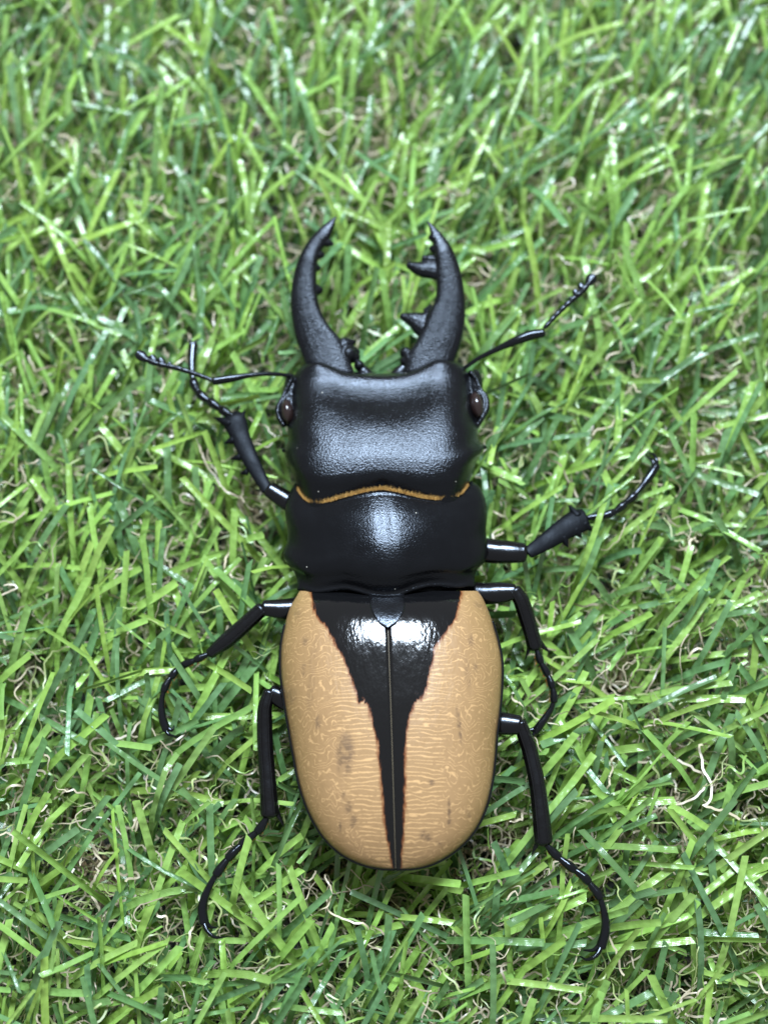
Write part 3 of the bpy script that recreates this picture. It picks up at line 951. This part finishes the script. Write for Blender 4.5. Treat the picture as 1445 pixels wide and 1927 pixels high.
# single blades that stand out in the photograph: tip x, tip y, lower end x, y, tone, tip height
L_, D_, M_ = LIGHTG, DARKG, MIDG
HERO = [(411,1090,415,1198,D_,15),(387,1132,323,1221,D_,15),(505,1218,412,1338,D_,15.5),(478,1211,423,1325,D_,15),(356,1348,536,1346,L_,15),
 (508,1176,401,1267,L_,16),(423,1295,341,1297,L_,14),(324,1234,370,1305,D_,18.5),(325,1103,367,1200,L_,16),(520,1185,509,1285,L_,15),(458,1371,412,1409,D_,15),
 (446,1655,546,1800,L_,17),(545,1633,601,1781,L_,17),(469,1576,442,1682,L_,18.5),(568,1636,477,1699,L_,16),(395,1512,400,1649,D_,16),(568,1572,494,1636,L_,15),
 (1060,1168,1106,1249,D_,17),(1102,1263,1050,1360,L_,16.5),(1123,1147,1079,1203,D_,16),(1122,1124,1070,1152,L_,15),(1013,1257,967,1323,L_,15.5),(1018,1402,1110,1371,D_,16),
 (1117,1419,1029,1537,L_,17),(1103,1774,1002,1782,D_,17.5),(1103,1688,927,1765,L_,16),(1403,1315,1231,1314,L_,17),(1237,1403,1128,1417,L_,16.5),(1290,1616,1151,1719,L_,17),
 (1440,1634,1274,1752,L_,17),(1420,1446,1350,1546,D_,16.5),(1260,1516,1324,1554,L_,17),(1270,1506,1160,1512,L_,16),(1427,1762,1297,1750,D_,16),(1304,1769,1144,1785,L_,16),
 (1224,1868,1108,1925,D_,16.5),(1377,1343,1317,1499,D_,16.5),(1407,1322,1330,1453,L_,16),(1334,1573,1344,1676,D_,16.5),(1224,1835,1264,1918,L_,16),
 (289,843,465,933,L_,15.5),(315,820,317,933,D_,17),(189,800,266,893,L_,16),(239,1036,232,1155,L_,17),(266,1069,156,1135,L_,16),(332,1096,256,1145,L_,17),(276,1049,402,1135,D_,16.5),
 (166,1086,103,1215,L_,17),(126,950,63,1046,D_,17),(130,873,139,1042,L_,16),(299,979,292,1109,L_,17),(442,960,438,1052,L_,16),(412,1066,415,1189,D_,16),(226,1142,213,1265,D_,17),
 (57,1232,3,1278,L_,17),(60,897,103,960,L_,17),(222,943,256,1029,D_,16.5),(169,936,206,1016,L_,16),(1170,715,1156,867,L_,17),(1195,607,1117,674,L_,16.5),(968,776,910,867,L_,15.5),
 (915,679,1004,757,L_,15.5),(1020,784,957,851,D_,16),(1253,491,1159,568,L_,16.5),(1106,685,1073,754,L_,16),(1079,646,1004,699,L_,16),(1135,948,1101,1051,L_,20),(1135,888,1161,953,L_,17),
 (1061,856,1027,940,L_,16),(970,880,954,962,L_,15),(634,453,719,508,L_,15.5),(710,535,640,633,L_,15),(631,380,652,444,L_,16),(911,471,850,468,L_,15),(670,438,719,468,D_,15),(877,590,932,566,L_,15),
 (560,150,600,240,L_,16),(350,40,372,120,L_,16),(60,300,90,400,L_,17),(450,300,470,420,L_,16),(310,240,300,340,L_,16),(1010,30,975,130,L_,16),(1270,170,1180,250,L_,16),(1390,40,1340,160,L_,17),
 (890,90,870,190,M_,16),(700,180,690,270,D_,16),(780,250,700,330,M_,16),(1040,330,1000,420,D_,16),(1330,330,1310,470,L_,16),(1000,260,985,330,L_,16),(205,330,215,450,D_,16),(240,60,215,170,D_,16)]
def hero_blades():
    C, W, K, R = [], [], [], []
    for x0, y0, x1, y1, tone, z in HERO:
        d = math.hypot(x1-x0, y1-y0)/PXMM
        z1 = z-0.16*d-0.8
        a, b = unproj(x0, y0, z), unproj(x1, y1, z1)
        e = (b-a)/np.linalg.norm(b-a)
        r = b + e*3.5 + np.array([0, 0, -3.0])
        r2 = r + e*2.5 + np.array([0, 0, -max(2.0, r[2]-1.0)])
        m_ = (a+b)/2 + np.array([rng.normal(0, .15), rng.normal(0, .15), 0.25])
        C.append(catmull([r2, r, b, m_, a], NS))
        W.append(rng.uniform(0.95, 1.25)); K.append(tone*rng.uniform(.9, 1.15)); R.append(rng.normal(0, .25))
    return np.array(C), np.array(W), np.array(K), np.array(R)
hc = hero_blades()
NHERO = len(hc[0])
BC, BW, BCOL, BROLL = (np.concatenate([a, b]) for a, b in zip(hc, (BC, BW, BCOL, BROLL)))

# blades bend down under the body instead of growing through it
def press(C):
    ins = in_poly(C[..., :2], BFAT)
    lim = 14.5
    z = C[..., 2]
    C[..., 2] = np.where(ins & (z > lim), lim + (z-lim)*0.08, z)
    C[..., 2] = np.where(C[..., 2] > 15.5, 15.5+(C[..., 2]-15.5)*0.35, C[..., 2])
    C[..., 2] = np.maximum(C[..., 2], 0.0)
    return C
BC[NHERO:] = press(BC[NHERO:])
BC[:NHERO] = np.where((in_poly(BC[:NHERO, :, :2], BFAT) & (BC[:NHERO, :, 2] > 14.5))[..., None], np.dstack([BC[:NHERO, :, :2], np.full(BC[:NHERO, :, :1].shape, 14.5)]), BC[:NHERO])
LP = np.array(LEGPTS)
flat_ = BC[NHERO:].reshape(-1, 3)
for p_ in LP:
    near = (np.abs(flat_[:, 0]-p_[0]) < 2.2) & (np.abs(flat_[:, 1]-p_[1]) < 2.2)
    flat_[near, 2] = np.minimum(flat_[near, 2], p_[2]-0.9)
BC[NHERO:] = flat_.reshape(BC[NHERO:].shape)

def ribbon_frames(C, roll):
    T = np.gradient(C, axis=1)
    T /= np.linalg.norm(T, axis=2, keepdims=True)+1e-9
    up = np.zeros_like(T); up[..., 2] = 1
    side = np.cross(T, up)
    ln_ = np.linalg.norm(side, axis=2, keepdims=True)
    side = np.where(ln_ > 1e-3, side/(ln_+1e-9), np.array([1.0, 0, 0]))
    nrm = np.cross(side, T)
    cr, sr = np.cos(roll)[:, None, None], np.sin(roll)[:, None, None]
    return side*cr+nrm*sr, nrm*cr-side*sr, T

def blade_mesh_arrays(C, W, roll, keel=0.2, cut=None):
    n, m = C.shape[:2]
    S_, N_, T_ = ribbon_frames(C, roll)
    u = np.linspace(0, 1, m)[None, :, None]
    hw = (W[:, None, None]/2)*(0.80+0.20*np.sin(np.clip(u*1.6, 0, 1)*math.pi/2))
    V = np.stack([C-S_*hw, C-N_*(W[:, None, None]*keel), C+S_*hw], 2)      # n, m, 3, 3
    if cut is not None:                                                      # slanting or ragged snipped tip
        V[:, -1, 0] += T_[:, -1]*cut[:, None]
        V[:, -1, 2] -= T_[:, -1]*cut[:, None]
    return V

def ribbon_faces(n, m, k):
    base_ = np.arange(n)[:, None, None]*m*k
    i = np.arange(m-1)[None, :, None]*k
    j = np.arange(k-1)[None, None, :]
    a = base_+i+j
    return np.stack([a, a+1, a+k+1, a+k], -1).reshape(-1, 4)

def mesh_from(name, V, F, tint, along, mat, parent):
    me = bpy.data.meshes.new(name)
    V = V.reshape(-1, 3)*MM
    me.vertices.add(len(V))
    me.vertices.foreach_set('co', V.astype(np.float32).ravel())
    me.loops.add(F.size)
    me.loops.foreach_set('vertex_index', F.astype(np.int32).ravel())
    me.polygons.add(len(F))
    me.polygons.foreach_set('loop_start', (np.arange(len(F))*4).astype(np.int32))
    me.polygons.foreach_set('use_smooth', np.ones(len(F), bool))
    me.update(calc_edges=True)
    at = me.attributes.new('tint', 'FLOAT_COLOR', 'POINT')
    at.data.foreach_set('color', np.c_[tint, np.ones(len(tint))].astype(np.float32).ravel())
    al = me.attributes.new('along', 'FLOAT_VECTOR', 'POINT')
    al.data.foreach_set('vector', along.astype(np.float32).ravel())
    me.materials.append(mat)
    o = bpy.data.objects.new(name, me)
    COL.objects.link(o)
    o.parent = parent
    return o

def blade_extra(n, m, W, colr):
    tint = np.repeat(colr, m*3, 0)
    ac = np.tile(np.array([-0.5, 0, 0.5]), n*m)
    al = np.tile(np.repeat(np.linspace(0, 1, m), 3), n)
    return tint, np.stack([ac, al, np.repeat(rng.random(n), m*3)], -1)

# bare spots where the brown infill shows
SPOTS = [(1290,1500,4.2),(1150,1290,3.6),(1190,1270,2.5),(590,1620,3.0),(905,545,3.0),(365,1065,2.6),(480,960,3.0),(1265,1420,2.4),(200,1640,3.2),(900,1640,3.0),(1330,830,2.6),(780,100,2.5)]
SP = np.array([np.r_[unproj(x, y, 5.0)[:2], r] for x, y, r in SPOTS])
keep = np.ones(len(BC), bool)
mid_ = BC[:, NS//2:, :2]
for sx_, sy_, r_ in SP:
    hit = (((mid_[..., 0]-sx_)**2 + (mid_[..., 1]-sy_)**2) < r_**2).any(1)
    keep &= ~(hit & (rng.random(len(BC)) < 0.72))
keep[:NHERO] = True
BC, BW, BCOL, BROLL = BC[keep], BW[keep], BCOL[keep], BROLL[keep]
BCUT = rng.normal(0, 0.22, len(BC))
# which blades show most in the photograph: coarse depth test against the other blades and the body
def visible_count(C):
    GX, GY = 362, 482
    n = len(C)
    q = np.linspace(0, NS-1, 30)
    i = np.minimum(q.astype(int), NS-2)
    f = (q-i)[None, :, None]
    D = C[:, i]*(1-f)+C[:, i+1]*f
    S_, _, _ = ribbon_frames(D, BROLL)
    pts = np.concatenate([D+S_*k_*BW[:, None, None] for k_ in (-.3, 0, .3)], 1)
    pr = project(pts)
    ix = np.floor(pr[..., 0]/4).astype(int); iy = np.floor(pr[..., 1]/4).astype(int)
    ok = (ix >= 0) & (ix < GX) & (iy >= 0) & (iy < GY) & ~in_poly(pr[..., :2], BODY)
    cell = np.where(ok, iy*GX+ix, -1)
    zb = np.full(GX*GY, 1e9)
    np.minimum.at(zb, cell[ok], pr[..., 2][ok])
    vis = ok & (pr[..., 2] < zb[np.maximum(cell, 0)]+0.35)
    return np.array([len(np.unique(c[v_])) for c, v_ in zip(cell, vis)])
VC = visible_count(BC)
VC[:NHERO] += 40
order = np.argsort(-VC)
top, rest = order[:300], order[300:]

V = blade_mesh_arrays(BC, BW, BROLL, cut=BCUT)
tint, along = blade_extra(len(rest), NS, BW[rest], BCOL[rest])
pile = mesh_from('grass', V[rest], ribbon_faces(len(rest), NS, 3), tint, along, M['blade'], ground)
pile['kind'] = 'stuff'
F1 = ribbon_faces(1, NS, 3)
for b in top:
    tint, along = blade_extra(1, NS, BW[b:b+1], BCOL[b:b+1])
    o = mesh_from('grass_blade', V[b:b+1], F1, tint, along, M['blade'], ground)

# crimped thatch low in the pile
def make_curls(n):
    m = 30
    x = rng.uniform(BC[..., 0].min()+6, BC[..., 0].max()-6, n)
    y = rng.uniform(BC[..., 1].min()+6, BC[..., 1].max()-6, n)
    h = np.where(rng.random(n) < 0.45, rng.uniform(4, 12.5, n), rng.uniform(12, 17.2, n))
    # heading: a loose random walk with sudden kinks where the fibre was crimped
    turn = rng.normal(0, 0.30, (n, m)) + 0.32*np.sin(rng.random((n, 1))*6.28 + np.arange(m)[None]*rng.uniform(0.25, 0.8, (n, 1)))*rng.uniform(0, 1.6, (n, 1))
    turn += (rng.random((n, m)) < 0.10)*rng.normal(0, 1.1, (n, m))
    head_ = rng.random((n, 1))*6.28 + np.cumsum(turn, 1)
    pit = np.clip(np.cumsum(rng.normal(0, 0.28, (n, m)), 1) + rng.normal(0, 0.3, (n, 1)), -0.9, 0.9)
    st = rng.uniform(0.30, 0.80, (n, 1))
    C = np.stack([x[:, None] + np.cumsum(st*np.cos(head_)*np.cos(pit), 1), y[:, None] + np.cumsum(st*np.sin(head_)*np.cos(pit), 1),
                  (h*rng.uniform(0.4, 0.95, n))[:, None] + np.cumsum(st*np.sin(pit), 1)], -1)
    hh = h[:, None]
    C[..., 2] = np.clip(np.where(C[..., 2] > hh, hh-(C[..., 2]-hh)*0.5, C[..., 2]), 0.2, 17)
    W = rng.uniform(0.12, 0.36, n)
    r = rng.random(n)[:, None]
    col = np.where(r < 0.58, BEIGE*rng.uniform(.5, 1.05, (n, 1)), np.where(r < 0.80, np.array([0.40, 0.46, 0.18])*rng.uniform(.7, 1.2, (n, 1)), LIGHTG*0.85))
    return C, W, col
CC, CW, CCOL = make_curls(30000)
CC = press(CC)
nC, mC = CC.shape[:2]
S_, N_, T_ = ribbon_frames(CC, rng.normal(0, 0.6, nC))
tw_ = (np.linspace(0, 1, mC)[None, :]*rng.normal(0, 3.0, (nC, 1)))[..., None]
S2 = S_*np.cos(tw_)+N_*np.sin(tw_)
hw = CW[:, None, None]/2
CV = np.stack([CC-S2*hw, CC+S2*hw], 2)
tint = np.repeat(CCOL, mC*2, 0)
along = np.stack([np.tile([-.5, .5], nC*mC), np.tile(np.repeat(np.linspace(0, 1, mC), 2), nC), np.zeros(nC*mC*2)], -1)
th = mesh_from('thatch', CV, ribbon_faces(nC, mC, 2), tint, along, M['curl'], ground)
th['kind'] = 'stuff'

# brown chips of infill lying in the bare spots
k = NT('brown infill chip')
rnd = k.noise(k.objmm(), 0.8, 2)
k.set(k.b, Base_Color=k.mix(k.mapr(rnd.outputs[0], 0.35, 0.65), (0.30, 0.19, 0.10), (0.55, 0.42, 0.27)), Roughness=0.7)
chips = MB()
for sx_, sy_, r_ in SP:
    for _ in range(110):
        a, q = rng.random()*6.28, r_*1.25*math.sqrt(rng.random())
        c = np.array([sx_+q*math.cos(a), sy_+q*math.sin(a), rng.uniform(0.3, 6.5)])
        ax = rng.normal(0, 1, (3, 3))
        ax /= np.linalg.norm(ax, axis=1)[:, None]
        e = rng.uniform(0.15, 0.55, 3)
        pts = [c + ax[i_]*e[i_]*sg_ for i_ in range(3) for sg_ in (1, -1)]
        chips.add(pts, [(0,2,4),(2,1,4),(1,3,4),(3,0,4),(2,0,5),(1,2,5),(3,1,5),(0,3,5)])
inf = chips.build('infill', k.m, ground, smooth=False)
inf['kind'] = 'stuff'
